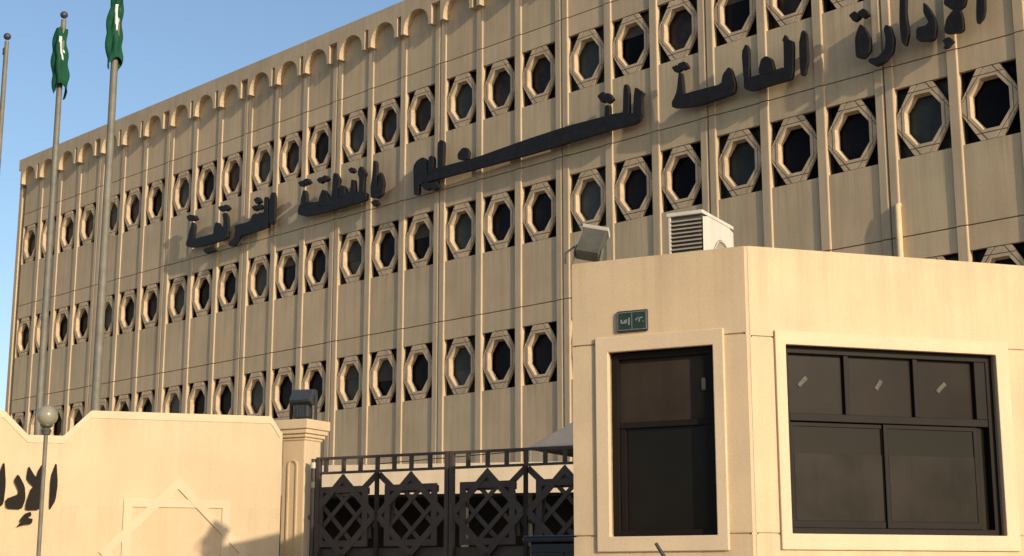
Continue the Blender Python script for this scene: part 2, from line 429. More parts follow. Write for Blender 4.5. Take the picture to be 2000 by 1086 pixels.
# old downpipe with a rust run beside a double rib
pq = at_y(1757, 500, FY - 0.1)
pt = at_y(1753, 402, FY - 0.1).z
MB().tube([(pq.x - BX, -0.075, 3.0), (pq.x - BX, -0.075, pt - 0.25), (pq.x - BX - 0.02, -0.05, pt), (pq.x - BX - 0.02, 0.05, pt + 0.06)], 0.07, 10).build('downpipe', M['pipe'], bld)
MB().add([(pq.x-BX+0.06,-0.004,6.4),(pq.x-BX+0.16,-0.004,6.4),(pq.x-BX+0.13,-0.004,7.5),(pq.x-BX+0.10,-0.004,7.75),(pq.x-BX+0.07,-0.004,7.3)], [(0,1,2,3,4)]).build('rust_stain', M['rust'], bld)

# ------------------------------------------------------------------ raised Arabic lettering on the facade
LY = 26.80
def lettering(name, label, group, zx, zy, s, polys, Y=LY, thick=0.10, m='letter'):
    pts = [at_y(zx + a / s, zy + b / s, Y) for _, pl in polys for a, b in pl]
    cx = sum(p.x for p in pts) / len(pts); zmin = min(p.z for p in pts)
    t = thing(name, label, 'lettering', (cx, Y, zmin), 0, group)
    for i, (nm, pl) in enumerate(polys):
        q = [at_y(zx + a / s, zy + b / s, Y) for a, b in smooth(pl, 1, 0.12 if nm == 'dot' else 0.15)]
        MB().prism([(v.x - cx, v.z - zmin) for v in q], -0.003 * i, thick).build(nm, M[m], t)
    return t
def smooth(pl, it=2, r=0.2):
    for _ in range(it):
        out = []
        for i in range(len(pl)):
            p, q = pl[i], pl[(i+1) % len(pl)]
            out += [(p[0]+(q[0]-p[0])*r, p[1]+(q[1]-p[1])*r), (p[0]+(q[0]-p[0])*(1-r), p[1]+(q[1]-p[1])*(1-r))]
        pl = out
    return pl
def blob(cx, cy, rx, ry, rag=0.18, n=9, seed=1):
    rnd = random.Random(seed); t = rnd.uniform(-0.15, 0.15); k = 1.15
    return [(cx + rx*k*math.cos(a + t), cy + ry*k*math.sin(a + t)) for a in (0.25, 1.75, 3.4, 4.9)]
LG = None
lettering('facade_lettering', 'raised black Arabic word with hamza dot below, at the outer end of the facade inscription', LG, 1620, 0, 5.882, [
    ('letter', [(1690,-300),(1765,-345),(1782,100),(1762,200),(1695,278),(1684,200)]),
    ('letter', [(1290,-190),(1345,-205),(1455,-20),(1490,95),(1430,130),(1310,50),(1320,-20)]),
    ('letter', [(1530,-210),(1580,-150),(1550,60),(1485,112),(1420,95),(1500,-40)]),
    ('letter', [(1425,112),(1490,100),(1522,180),(1537,330),(1500,372),(1330,388),(1320,330),(1345,210)]),
    ('dot', [(1300,470),(1340,435),(1380,425),(1420,470),(1385,505),(1360,540),(1310,560),(1330,520)]),
    ('letter', [(1080,25),(1130,80),(1200,200),(1226,300),(1205,440),(1160,472),(1000,468),(1000,320),(1110,292),(1142,250),(1080,150)]),
    ('letter', [(812,-90),(880,-115),(872,150),(908,380),(872,532),(830,480),(806,250)]),
    ('letter', [(650,285),(692,300),(742,450),(722,600),(640,702),(530,762),(460,722),(450,680),(560,660),(640,560),(650,450),(628,330)]),
    ('letter', [(360,276),(412,330),(467,450),(462,590),(390,672),(310,662),(298,450),(330,330)]),
    ('dot', blob(290,190,55,55,0.2,8,3)), ('dot', blob(392,155,58,52,0.2,8,4))])
lettering('facade_lettering', 'raised black Arabic word with round ain loop between two tall strokes, second in the inscription', LG, 1290, 60, 6.06, [
    ('letter', [(1690,-12),(1722,40),(1737,350),(1702,520),(1660,532),(1648,430),(1638,150),(1662,20)]),
    ('letter', [(1470,40),(1500,100),(1568,122),(1562,500),(1540,572),(1462,560),(1456,130),(1440,120)]),
    ('letter', [(1556,520),(1540,575),(1300,642),(1080,712),(992,694),(984,570),(1070,548),(1340,470),(1460,430)]),
    ('letter', [(1010,155),(1042,220),(1046,560),(985,590),(962,250)]),
    ('letter', [(1250,298),(1310,330),(1340,450),(1330,500),(1165,520),(1170,420),(1195,335)]),
    ('letter', [(220,485),(248,510),(272,742),(272,790),(150,830),(195,720)]),
    ('letter', [(138,900),(140,832),(200,770),(300,745),(500,690),(722,632),(740,520),(810,428),(842,480),(884,640),(862,742),(700,802),(430,892),(170,916)]),
    ('dot', blob(190,450,50,42,0.25,8,5)), ('dot', blob(268,415,58,48,0.3,8,6))])
lettering('facade_lettering', 'raised black Arabic word with a very long flat connecting stroke, third in the inscription', LG, 780, 160, 4.0, [
    ('letter', [(1840,40),(1870,60),(1905,85),(1890,120),(1892,250),(1875,300),(1835,320),(1825,230),(1830,110)]),
    ('letter', [(1750,30),(1775,15),(1790,60),(1792,270),(1745,290)]),
    ('letter', [(1885,255),(1850,325),(1600,388),(1100,540),(700,652),(360,742),(180,792),(120,780),(130,715),(220,690),(330,662),(600,590),(960,460),(1320,342),(1740,232)]),
    ('letter', [(1606,185),(1640,180),(1640,300),(1604,310)]),
    ('letter', [(460,610),(455,565),(490,518),(520,512),(542,550),(530,605)]),
    ('letter', [(300,690),(300,480),(325,452),(346,470),(340,680)]),
    ('letter', [(225,720),(230,590),(255,575),(268,600),(262,710)]),
    ('letter', [(115,800),(112,660),(140,615),(185,588),(210,610),(212,740),(180,795),(150,810),(150,878),(118,886)]),
    ('dot', blob(1590,120,36,40,0.25,8,7)), ('dot', blob(1632,128,34,38,0.25,8,8)), ('dot', blob(215,815,38,30,0.25,8,9)), ('dot', blob(275,812,36,34,0.25,8,10))])
lettering('facade_lettering', 'raised black Arabic word crowded with teeth and dots, fourth in the facade inscription', LG, 560, 300, 6.786, [
    ('letter', [(1145,100),(1165,88),(1188,125),(1186,440),(1176,592),(1112,585),(1108,460),(1130,300)]),
    ('letter', [(1228,238),(1260,290),(1282,385),(1264,545),(1180,596),(1130,560),(1180,440),(1210,430)]),
    ('dot', blob(1168,655,48,46,0.25,8,11)),
    ('letter', [(950,205),(985,165),(1010,210),(1044,262),(1018,320),(1004,560),(952,560),(965,330),(940,270)]),
    ('letter', [(1056,512),(1052,622),(860,672),(600,752),(260,834),(165,815),(145,770),(170,680),(250,640),(420,640),(640,560),(850,500)]),
    ('letter', [(860,345),(895,350),(910,540),(840,560),(850,430)]),
    ('letter', [(622,265),(650,255),(698,340),(690,400),(680,600),(600,620),(612,380)]),
    ('letter', [(700,440),(740,418),(775,455),(770,560),(690,590)]),
    ('letter', [(430,700),(432,590),(470,490),(490,478),(545,550),(570,680)]),
    ('letter', [(228,478),(258,520),(270,660),(190,720),(196,600)]),
    ('dot', blob(862,222,36,38,0.3,8,12)), ('dot', blob(450,355,42,40,0.25,8,13)), ('dot', blob(512,330,42,40,0.25,8,14)),
    ('dot', blob(205,400,42,38,0.25,8,15)), ('dot', blob(270,372,42,40,0.25,8,16))])
lettering('facade_lettering', 'raised black Arabic word ending the inscription, with looped qaf and dots beneath', LG, 340, 360, 6.786, [
    ('letter', [(1290,108),(1320,105),(1336,180),(1328,480),(1285,545),(1252,480),(1262,200)]),
    ('letter', [(1195,180),(1220,160),(1240,230),(1245,560),(1185,585),(1190,300)]),
    ('letter', [(1230,540),(1180,592),(880,682),(845,740),(805,812),(740,824),(716,782),(795,710),(808,600),(800,560),(825,535),(1000,495),(1040,400),(1085,380),(1100,440),(1120,380),(1150,370),(1170,430),(1200,300)]),
    ('letter', [(640,395),(672,372),(706,430),(718,600),(700,712),(600,756),(520,700),(526,570),(555,500),(585,515),(610,560),(650,570),(655,470)]),
    ('letter', [(560,650),(640,700),(610,752),(300,834),(185,836),(155,800),(180,720),(300,715),(520,655)]),
    ('letter', [(238,498),(272,540),(262,660),(245,740),(172,780),(200,640)]),
    ('dot', blob(1105,215,44,46,0.3,8,17)), ('dot', blob(1075,315,38,38,0.3,8,18)), ('dot', blob(1130,300,36,38,0.3,8,19)),
    ('dot', blob(635,320,44,38,0.25,8,20)), ('dot', blob(690,312,42,42,0.3,8,21)), ('dot', blob(215,445,42,42,0.25,8,22)), ('dot', blob(262,448,40,38,0.25,8,23)),
    ('dot', blob(440,880,40,38,0.25,8,24)), ('dot', blob(500,862,40,38,0.25,8,25))])

# ================================================================== guard booth
AL, AR = 18.0, 62.5
C0 = at_z(1456, 480, 2.18)
ZT = 2.18 + H
booth = thing('guard_booth', 'cream rendered guard booth with chamfered corner and dark brown tinted windows', 'booth', (C0.x, C0.y, 0))
def loc(v): return (v[0] - C0.x, v[1] - C0.y)
LE = along(C0, AL, -1.25)
R1 = along(C0, AR, 2.95)
BL_ = along(LE, 107.5, 4.0)
BR_ = along(R1, 107.5, 1.3)
Z = lambda z: z + H
# wall plates with openings (front at y=0, body behind)
wl = MB().plate([-1.25, -1.078, -0.165, -0.012], [0, Z(0.325), Z(0.331), Z(1.578), Z(1.586), ZT], {(1,2)}, 0, 0.16)
def booth_wall(name, u0, u1, op, ang, o0, joints):
    # three courses with recessed joints: each course a panel of its own
    zs = [0] + joints + [ZT]
    for k in range(len(zs) - 1):
        za, zb = zs[k] + (0.006 if k else 0), zs[k+1] - (0.006 if k < len(zs)-2 else 0)
        us = [u0, op[0], op[1], u1]
        holes = set()
        zz = [za, zb]
        if op[2] < zb and op[3] > za:
            zz = sorted({za, zb, max(za, min(zb, op[2])), max(za, min(zb, op[3]))})
            for j in range(len(zz) - 1):
                mid = (zz[j] + zz[j+1]) / 2
                if op[2] < mid < op[3]: holes.add((1, j))
        MB().plate(us, zz, holes, 0, 0.18).build('wall_panel', M['booth'], booth, (*loc(o0), 0), R(ang))
    MB().plate([u0 + 0.02, op[0], op[1], u1 - 0.02], [0, op[2], op[3], ZT - 0.02], {(1, 1)}, 0.012, 0.17).build('wall_backing', M['booth'], booth, (*loc(o0), 0), R(ang))
booth_wall('L', -1.25, -0.012, (-0.985, -0.235, Z(0.318), Z(1.548)), AL, C0, [Z(0.33), Z(1.605)])
booth_wall('R', 0.012, 2.95, (0.252, 1.835, Z(0.326), Z(1.545)), AR, C0, [Z(0.33), Z(1.585)])
# corner bead between the two faces, remaining walls, roof
MB().slab([loc(along(C0, AL, -0.018)), loc(along(C0, AR, 0.018)), loc(along(C0, AR, 0.018, 0.12)), loc(along(C0, AL, -0.018, 0.12))], 0, ZT - 0.002).build('corner_bead', M['trim'], booth)
def wall_between(name, a, b, th=0.18):
    d = (b - a); ang = math.atan2(d.y, d.x)
    MB().box(0.03, d.length - 0.03, 0, th, 0, ZT - 0.001).build(name, M['booth'], booth, (*loc(a), 0), ang)
wall_between('side_wall', BL_, LE)
wall_between('side_wall', R1, BR_)
wall_between('rear_wall', BR_, BL_)
MB().slab([loc(along(LE, AL, 0.1, 0.1)), loc(along(C0, AL, -0.02, 0.12)), loc(along(R1, AR, -0.05, 0.1)), loc(along(BR_, 107.5, -0.1, 0.1)), loc(along(BL_, 107.5, -0.1, -0.1))], ZT - 0.16, ZT - 0.06).build('roof', M['roofing'], booth)
def surround(u0, u1, z0, z1, w0, w1, ang, nm='window_surround'):
    # moulded frame standing proud round an opening
    mb = MB()
    mb.plate([u0, w0[0], w0[1], u1], [z0, w1[0], w1[1], z1], {(1, 1)}, -0.020, 0.02)
    return mb.build(nm, M['trim'], booth, (*loc(C0), 0), R(ang), bevel=0.006)
surround(-1.075, -0.165, Z(0.225), Z(1.648), (-0.980, -0.240), (Z(0.323), Z(1.543)), AL)
surround(0.180, 1.930, Z(0.230), Z(1.630), (0.256, 1.830), (Z(0.331), Z(1.540)), AR)
def frame_bars(parent, bars, y0, y1, m='alu', name='frame_bar', bevel=0.004):
    for a, b, c, d in bars: MB().box(a, b, y0, y1, c, d).build(name, M[m], parent, bevel=bevel)
# left window: one tall casement with a transom
def window(u0, u1, z0, z1, ang):
    w = MB().plate([u0 + 0.001, u0 + 0.05, u1 - 0.05, u1 - 0.001], [z0 + 0.001, z0 + 0.045, z1 - 0.05, z1 - 0.001], {(1, 1)}, 0.045, 0.12).build('window', M['alu'], booth, (*loc(C0), 0), R(ang), bevel=0.004)
    return w
wL = window(-0.985, -0.235, Z(0.318), Z(1.548), AL)
MB().box(-0.936, -0.285, 0.055, 0.11, Z(1.035), Z(1.075)).build('transom', M['alu'], wL, bevel=0.003)
MB().box(-0.936, -0.285, 0.085, 0.095, Z(1.075), Z(1.499)).build('pane', M['lower_sheet3'], wL)
MB().box(-0.936, -0.285, 0.085, 0.095, Z(0.363), Z(1.035)).build('pane', M['glass'], wL)
MB().box(-0.930, -0.895, 0.060, 0.10, Z(0.365), Z(1.030)).build('sash_stile', M['alu'], wL)
MB().box(-0.330, -0.288, 0.060, 0.10, Z(0.365), Z(1.495)).build('sash_stile', M['alu'], wL)
MB().box(-0.345, -0.318, 0.045, 0.075, Z(1.26), Z(1.34)).build('latch', M['steel'], wL, bevel=0.003)
# right window: three top lights over two sliding sashes
wR = window(0.252, 1.835, Z(0.326), Z(1.545), AR)
MB().box(0.303, 1.784, 0.050, 0.115, Z(1.055), Z(1.105)).build('transom', M['alu'], wR, bevel=0.003)
for u in (0.729, 1.248): MB().box(u - 0.018, u + 0.018, 0.055, 0.11, Z(1.105), Z(1.495)).build('mullion', M['alu'], wR, bevel=0.003)
MB().box(1.700, 1.784, 0.050, 0.11, Z(1.105), Z(1.495)).build('mullion', M['alu'], wR, bevel=0.003)
for i, (a, b) in enumerate(((0.303, 0.711), (0.747, 1.230), (1.266, 1.700))):
    MB().box(a, b, 0.085, 0.095, Z(1.105), Z(1.495)).build('pane', M['lower_sheet2'], wR)
    c = (a + b) / 2 + (-0.09, 0.0, -0.03)[i]
    MB().bar((c - 0.03, Z(1.285)), (c + (0.03, 0.012, 0.035)[i], Z(1.345)), 0.028, 0.079, 0.084).build('sticker', M['sticker'], wR)
for k, (a, b, y) in enumerate(((0.303, 1.010, 0.075), (0.985, 1.700, 0.058))):
    za, zb = Z(0.372), Z(1.050)
    s_ = MB().plate([a, a + 0.032, b - 0.032, b], [za, za + 0.045, zb - 0.028, zb], {(1, 1)}, y, y + 0.022).build('sliding_sash', M['alu'], wR, bevel=0.003)
    MB().box(a + 0.032, b - 0.032, y + 0.008, y + 0.014, za + 0.045, zb - 0.028).build('pane', M['glass'], s_)
    MB().box(a + 0.034, b - 0.034, y + 0.003, y + 0.0075, za + 0.047, Z(0.848)).build('lower_sheet', M['lower_sheet'], s_)  # greyer sheet over the lower part, darker band left above
MB().box(1.712, 1.784, 0.095, 0.105, Z(0.372), Z(1.054)).build('pane', M['glass'], wR)

# house number plate
pl = thing('number_plate', 'small dark green number plate fixed above the narrow booth window', 'sign', (*along(C0, AL, -0.80).to_2d(), Z(1.672)), R(AL))
MB().box(-0.112, 0.112, -0.020, -0.001, 0, 0.146).build('plate', M['flooddark'], pl, bevel=0.008)
for a in (-0.098, 0.004): MB().box(a, a + 0.094, -0.024, -0.0202, 0.018, 0.128).build('field', M['signgreen'], pl)
fr = MB()
for a in ((-0.104,-0.100,0.012,0.134),(0.100,0.104,0.012,0.134),(-0.002,0.002,0.012,0.134)): fr.box(a[0],a[1],-0.0235,-0.0202,a[2],a[3])
fr.box(-0.100,-0.002,-0.0233,-0.0202,0.012,0.016); fr.box(0.002,0.100,-0.0233,-0.0202,0.012,0.016); fr.box(-0.100,-0.002,-0.0233,-0.0202,0.130,0.134); fr.box(0.002,0.100,-0.0233,-0.0202,0.130,0.134)
fr.build('border', M['signlight'], pl)
mk = MB()
for i, (a, b) in enumerate((((-0.078,0.062),(-0.040,0.062)),((-0.076,0.060),(-0.076,0.084)),((-0.056,0.062),(-0.050,0.080)),((-0.042,0.062),(-0.040,0.084)),((-0.022,0.046),(-0.020,0.094)))):
    mk.bar(a, b, 0.010, -0.0262 - 0.0002*i, -0.024)
mk.build('numerals', M['signlight'], pl)
mk = MB()
for i, (a, b) in enumerate((((0.026,0.074),(0.046,0.092)),((0.052,0.060),(0.056,0.092)),((0.060,0.088),(0.078,0.090)),((0.082,0.060),(0.080,0.066)))):
    mk.bar(a, b, 0.008, -0.0262 - 0.0002*i, -0.024)
mk.build('numerals', M['signlight'], pl)

# roof air conditioner
ac0 = at_z(1372, 409, 2.74)
ac = thing('air_conditioner', 'white split air conditioner condenser standing on the booth roof', 'air conditioner', (ac0.x, ac0.y, ZT - 0.06), R(16.0))
hz = Z(2.74) - (ZT - 0.06)
LW, DW = 0.27, 0.62                        # local: x to the left = louvred end, y back = fan side
MB().plate([-LW + 0.001, -0.012], [0.05, hz - 0.03], set(), 0.012, DW - 0.003).build('casing_core', M['acdark'], ac)
MB().box(-LW - 0.02, 0.004, -0.012, DW + 0.004, hz - 0.03, hz).build('lid', M['acwhite'], ac, bevel=0.006)
for k in range(17):
    z = 0.07 + k * (hz - 0.13) / 16.0
    MB().add([(-LW+0.012,0.004,z),(-0.012,0.004,z),(-0.012,-0.006,z-0.014),(-LW+0.012,-0.006,z-0.014),(-LW+0.012,0.010,z),(-0.012,0.010,z),(-0.012,0.0,z-0.014),(-LW+0.012,0.0,z-0.014)],
             [(0,3,2,1),(4,5,6,7),(0,1,5,4),(2,3,7,6),(1,2,6,5),(3,0,4,7)]).build('louvre', M['acslat'], ac)
MB().box(-LW - 0.002, -LW + 0.012, -0.006, 0.012, 0.05, hz - 0.031).build('corner_post', M['acwhite'], ac)
# fan side: white sheet with a round grille
n = 28; cyy, czz, rr_ = DW * 0.60, hz * 0.44, 0.185
ring = [(cyy + rr_*math.cos(2*math.pi*k/n), czz + rr_*math.sin(2*math.pi*k/n)) for k in range(n)]
def sq(a):
    c, s_ = math.cos(a), math.sin(a); t = min((DW/2)/abs(c) if abs(c) > 1e-6 else 9, ((hz-0.081)/2)/abs(s_) if abs(s_) > 1e-6 else 9)
    return (DW/2 + t*c, (0.05 + hz - 0.031)/2 + t*s_)
outer = [sq(2*math.pi*k/n) for k in range(n)]
mb = MB()
vs_ = [(0.0, y, z) for y, z in outer] + [(0.0, y, z) for y, z in ring] + [(-0.011, y, z) for y, z in ring]
mb.add(vs_, [(k, (k+1) % n, (k+1) % n + n, k + n) for k in range(n)] + [(k+n, (k+1) % n+n, (k+1) % n+2*n, k+2*n) for k in range(n)])
mb.build('fan_panel', M['acwhite'], ac)

fr_ = MB(); fr_.add([(-0.0095, cyy + rr_*1.0*math.cos(2*math.pi*k/n), czz + rr_*math.sin(2*math.pi*k/n)) for k in range(n)], [tuple(range(n))]); fr_.build('fan_recess', M['acslat'], ac)
for r_ in (0.175, 0.12, 0.06):
    mb = MB(); mb.tube([(0.004, cyy + r_*math.cos(2*math.pi*k/24), czz + r_*math.sin(2*math.pi*k/24)) for k in range(25)], 0.004, 5, False); mb.build('grille_ring', M['acwhite'], ac)
MB().box(-LW + 0.02, -LW + 0.06, 0.05, DW - 0.05, 0, 0.05).build('foot', M['steel'], ac)
MB().box(-0.06, -0.02, 0.05, DW - 0.05, 0, 0.05).build('foot', M['steel'], ac)
MB().tube([(0.02, DW - 0.06, 0.33), (0.09, DW - 0.05, 0.31), (0.11, DW + 0.02, 0.15), (0.10, DW + 0.10, 0.015), (0.02, DW + 0.7, 0.012)], 0.016, 8).build('pipe', M['acwhite'], ac)
MB().box(-0.001, 0.05, DW - 0.10, DW - 0.02, 0.30, 0.42).build('valve_cover', M['acwhite'], ac, bevel=0.006)

# floodlight lying tilted on the booth roof edge
fp = at_z(1146, 512, 2.19)
fl = thing('floodlight', 'grey rectangular floodlight tilted on the booth roof corner', 'floodlight', (fp.x, fp.y, fp.z + 0.01), R(30))
fl.rotation_euler = (0, R(13), R(30))
hd = MB()
sec = [(-0.075, 0.02, 0.02), (0.075, 0.02, 0.02)]
def tilted(mb, x0, x1, prof):              # prof in (y, z)
    n_ = len(prof)
    mb.add([(x0, y, z) for y, z in prof] + [(x1, y, z) for y, z in prof], [tuple(range(n_)), tuple(range(2*n_-1, n_-1, -1))] + [((i+1) % n_, i, i+n_, (i+1) % n_+n_) for i in range(n_)])
    return mb
tilted(MB(), -0.085, 0.085, [(-0.05, 0.05), (0.05, 0.235), (0.12, 0.20), (0.06, 0.02), (0.0, 0.0)]).build('housing', M['flood'], fl, bevel=0.008)
tilted(MB(), -0.095, 0.095, [(0.045, 0.237), (0.035, 0.262), (0.125, 0.225), (0.122, 0.200)]).build('rim', M['acwhite'], fl, bevel=0.004)
tilted(MB(), -0.080, 0.080, [(-0.054, 0.055), (0.044, 0.236), (0.047, 0.234), (-0.049, 0.05)]).build('back_plate', M['flood'], fl)
for s_ in (-0.1, 0.092): MB().box(s_, s_ + 0.008, -0.02, 0.02, ZT - 0.06 - fp.z, 0.10).build('bracket', M['steel'], fl)
MB().tube([(-0.10, 0.0, 0.09), (-0.15, -0.03, 0.02), (-0.13, -0.05, -0.05)], 0.008, 6).build('cable', M['flooddark'], fl)

# black rod below the narrow window
ra = at_z(1281, 1061, 0.25); rb_ = along(ra, AL, 0.22)
rod = thing('barrier_rod', 'thin black metal rod rising in front of the booth', 'rod', (rb_.x, rb_.y, 0))
MB().tube([(0, 0, 0), (-0.02, 0, 1.0), (ra.x - rb_.x + 0.10, ra.y - rb_.y + 0.03, ra.z - 0.16), (ra.x - rb_.x, ra.y - rb_.y, ra.z)], [0.02, 0.02, 0.014, 0.010], 8).build('shaft', M['flooddark'], rod)
MB().box(-0.08, 0.08, -0.08, 0.08, 0, 0.02).build('base_plate', M['flooddark'], rod)

# ================================================================== perimeter wall
KW = 1.7 / 1.8
ZW = lambda z: H + KW * z
W0 = at_z(530, 812, 1.7); AW = 62.5
wall = thing('perimeter_wall', 'bright cream boundary wall with notched top and eight-pointed star relief', 'wall', (W0.x, W0.y, 0), R(AW))
prof = [(0.13, None), (0.13, 1.62), (0.10, 1.645), (0.0, 1.795), (-1.86, 1.795), (-2.125, 1.525), (-2.472, 1.525), (-2.72, 1.77), (-4.60, 1.77), (-4.86, 1.525), (-5.2, 1.525), (-5.46, 1.77), (-7.3, 1.77), (-7.3, None)]
prof = [(u * KW, 0 if z is None else ZW(z)) for u, z in prof]
MB().prism(prof, 0, 0.28).build('wall_body', M['cream'], wall, bevel=0.012)
for i in range(2, 12):
    (u0_, z0_), (u1_, z1_) = prof[i], prof[i+1]
    if i >= 12: break
    l_ = math.hypot(u1_-u0_, z1_-z0_); nx_, nz_ = -(z1_-z0_)/l_, (u1_-u0_)/l_
    MB().prism([(u0_, z0_ - 0.002), (u1_, z1_ - 0.002), (u1_, z1_ - 0.075), (u0_, z0_ - 0.075)], -0.007, 0.001).build('coping_band', M['wallrelief'], wall)
def star(parent, cu, cz, h, w, y0, y1, m, name='star_bar'):
    c = [(cu - h, cz - h), (cu + h, cz - h), (cu + h, cz + h), (cu - h, cz + h)]
    d = [(cu, cz - h*1.414), (cu + h*1.414, cz), (cu, cz + h*1.414), (cu - h*1.414, cz)]
    k = 0
    for q in (c, d):
        for i in range(4):
            a, b = q[i], q[(i+1) % 4]
            l = math.hypot(b[0]-a[0], b[1]-a[1]); ux, uz = (b[0]-a[0])/l, (b[1]-a[1])/l
            # mitred bar just inside the square
            nx, nz = -uz, ux
            poly = [a, b, (b[0]-ux*w+nx*w, b[1]-uz*w+nz*w), (a[0]+ux*w+nx*w, a[1]+uz*w+nz*w)]
            MB().prism(poly, y0 - (0.003 if q is d else 0), y1).build(name, M[m], parent); k += 1
for cu_ in (-0.943, -3.75): star(wall, cu_ * KW, ZW(0.35), 0.545 * KW, 0.08, -0.014, 0.0, 'wallrelief')
# lettering on the wall
def wall_letters(polys, label):
    s, zx, zy = 3.077, 0, 750
    P = [(nm, [at_plane(zx + a / s, zy + b / s, W0, AW) for a, b in pl]) for nm, pl in polys]
    cu = sum(u for _, pl in P for u, _ in pl) / sum(len(pl) for _, pl in P); z0 = min(z for _, pl in P for _, z in pl)
    t = thing('wall_lettering', label, 'lettering', (*along(W0, AW, cu).to_2d(), z0), R(AW))
    for i, (nm, pl) in enumerate(P):
        MB().prism([(u - cu, z - z0) for u, z in smooth(pl, 1, 0.15)], -0.022 - 0.003 * i, 0.0).build(nm, M['walletter'], t)
wall_letters([
    ('letter', [(340,465),(348,600),(334,700),(300,757),(295,740),(304,560)]),
    ('letter', [(172,490),(205,545),(225,570),(232,640),(180,600),(158,568)]),
    ('letter', [(255,480),(276,520),(268,560),(246,640),(240,680),(205,640),(225,530)]),
    ('letter', [(190,620),(250,600),(258,680),(240,756),(152,758),(158,712)]),
    ('letter', [(110,540),(150,615),(154,690),(132,752),(38,748),(34,692),(108,664),(112,640),(84,580)]),
    ('letter', [(28,460),(36,600),(22,720),(-10,745),(-14,560)]),
    ('hamza', [(150,780),(185,768),(190,790),(165,805),(198,812),(190,840),(140,845),(98,860),(125,832),(120,815)])],
    'dark brown Arabic letters on the cream boundary wall beside the star relief')

# ================================================================== gate pillar
AG = 17.5
PC = at_z(600, 817, 1.7)
CW, SW = 0.42, 0.285
pc = along(along(PC, AG, -CW/2), AG, 0, CW/2)
pil = thing('gate_pillar', 'square cream gate pillar with moulded cap and arched niche', 'pillar', (pc.x, pc.y, 0), R(AG))
h = SW/2
MB().box(-h, h, -h, h, 0, ZW(1.60)).build('shaft', M['cream'], pil, bevel=0.012)
for a, z0, z1 in ((h + 0.012, ZW(1.575), ZW(1.605)), (h + 0.030, ZW(1.605), ZW(1.645)), (h + 0.050, ZW(1.645), ZW(1.695)), (CW/2, ZW(1.695), ZW(1.80))):
    MB().box(-a, a, -a, a, z0, z1 - 0.001).build('cap_moulding', M['cream'], pil, bevel=0.006)
nich = MB()
arc = [(0.062*math.cos(math.pi*k/10), ZW(1.30) + 0.062*math.sin(math.pi*k/10)) for k in range(11)]
arci = [(0.045*math.cos(math.pi*k/10), ZW(1.30) + 0.045*math.sin(math.pi*k/10)) for k in range(11)]
o_ = [(0.062, 0.45)] + arc + [(-0.062, 0.45)]; i_ = [(0.045, 0.45)] + arci + [(-0.045, 0.45)]
for k in range(len(o_) - 1):
    nich.prism([o_[k], o_[k+1], i_[k+1], i_[k]], -h - 0.014, -h + 0.001)
nich.build('niche_moulding', M['cream'], pil)
# dark floodlight standing on the pillar
fl2 = thing('floodlight', 'dark boxy floodlight with angled head standing on the gate pillar', 'floodlight', (pc.x - 0.0, pc.y, ZW(1.80)), R(28))
fl2.scale = (0.9, 0.9, 0.9)
MB().box(-0.10, 0.10, -0.07, 0.07, 0.03, 0.19).build('gear_box', M['flooddark'], fl2, bevel=0.02)
for k in range(5): MB().box(-0.085 + k*0.038, -0.067 + k*0.038, -0.078, -0.068, 0.05, 0.17).build('cooling_fin', M['flooddark'], fl2)
tilted(MB(), -0.13, 0.15, [(-0.13, 0.22), (-0.03, 0.37), (0.08, 0.37), (0.10, 0.20), (-0.04, 0.17)]).build('head', M['flooddark'], fl2, bevel=0.015)
tilted(MB(), -0.115, 0.135, [(-0.128, 0.232), (-0.038, 0.362), (-0.042, 0.364), (-0.134, 0.234)]).build('lens', M['floodglass'], fl2)
for s_ in (-0.16, 0.155): MB().box(s_, s_ + 0.012, -0.02, 0.04, 0.02, 0.30).build('bracket', M['flooddark'], fl2)
MB().box(-0.16, 0.167, -0.02, 0.04, 0.0, 0.02).build('mounting_bar', M['flooddark'], fl2)

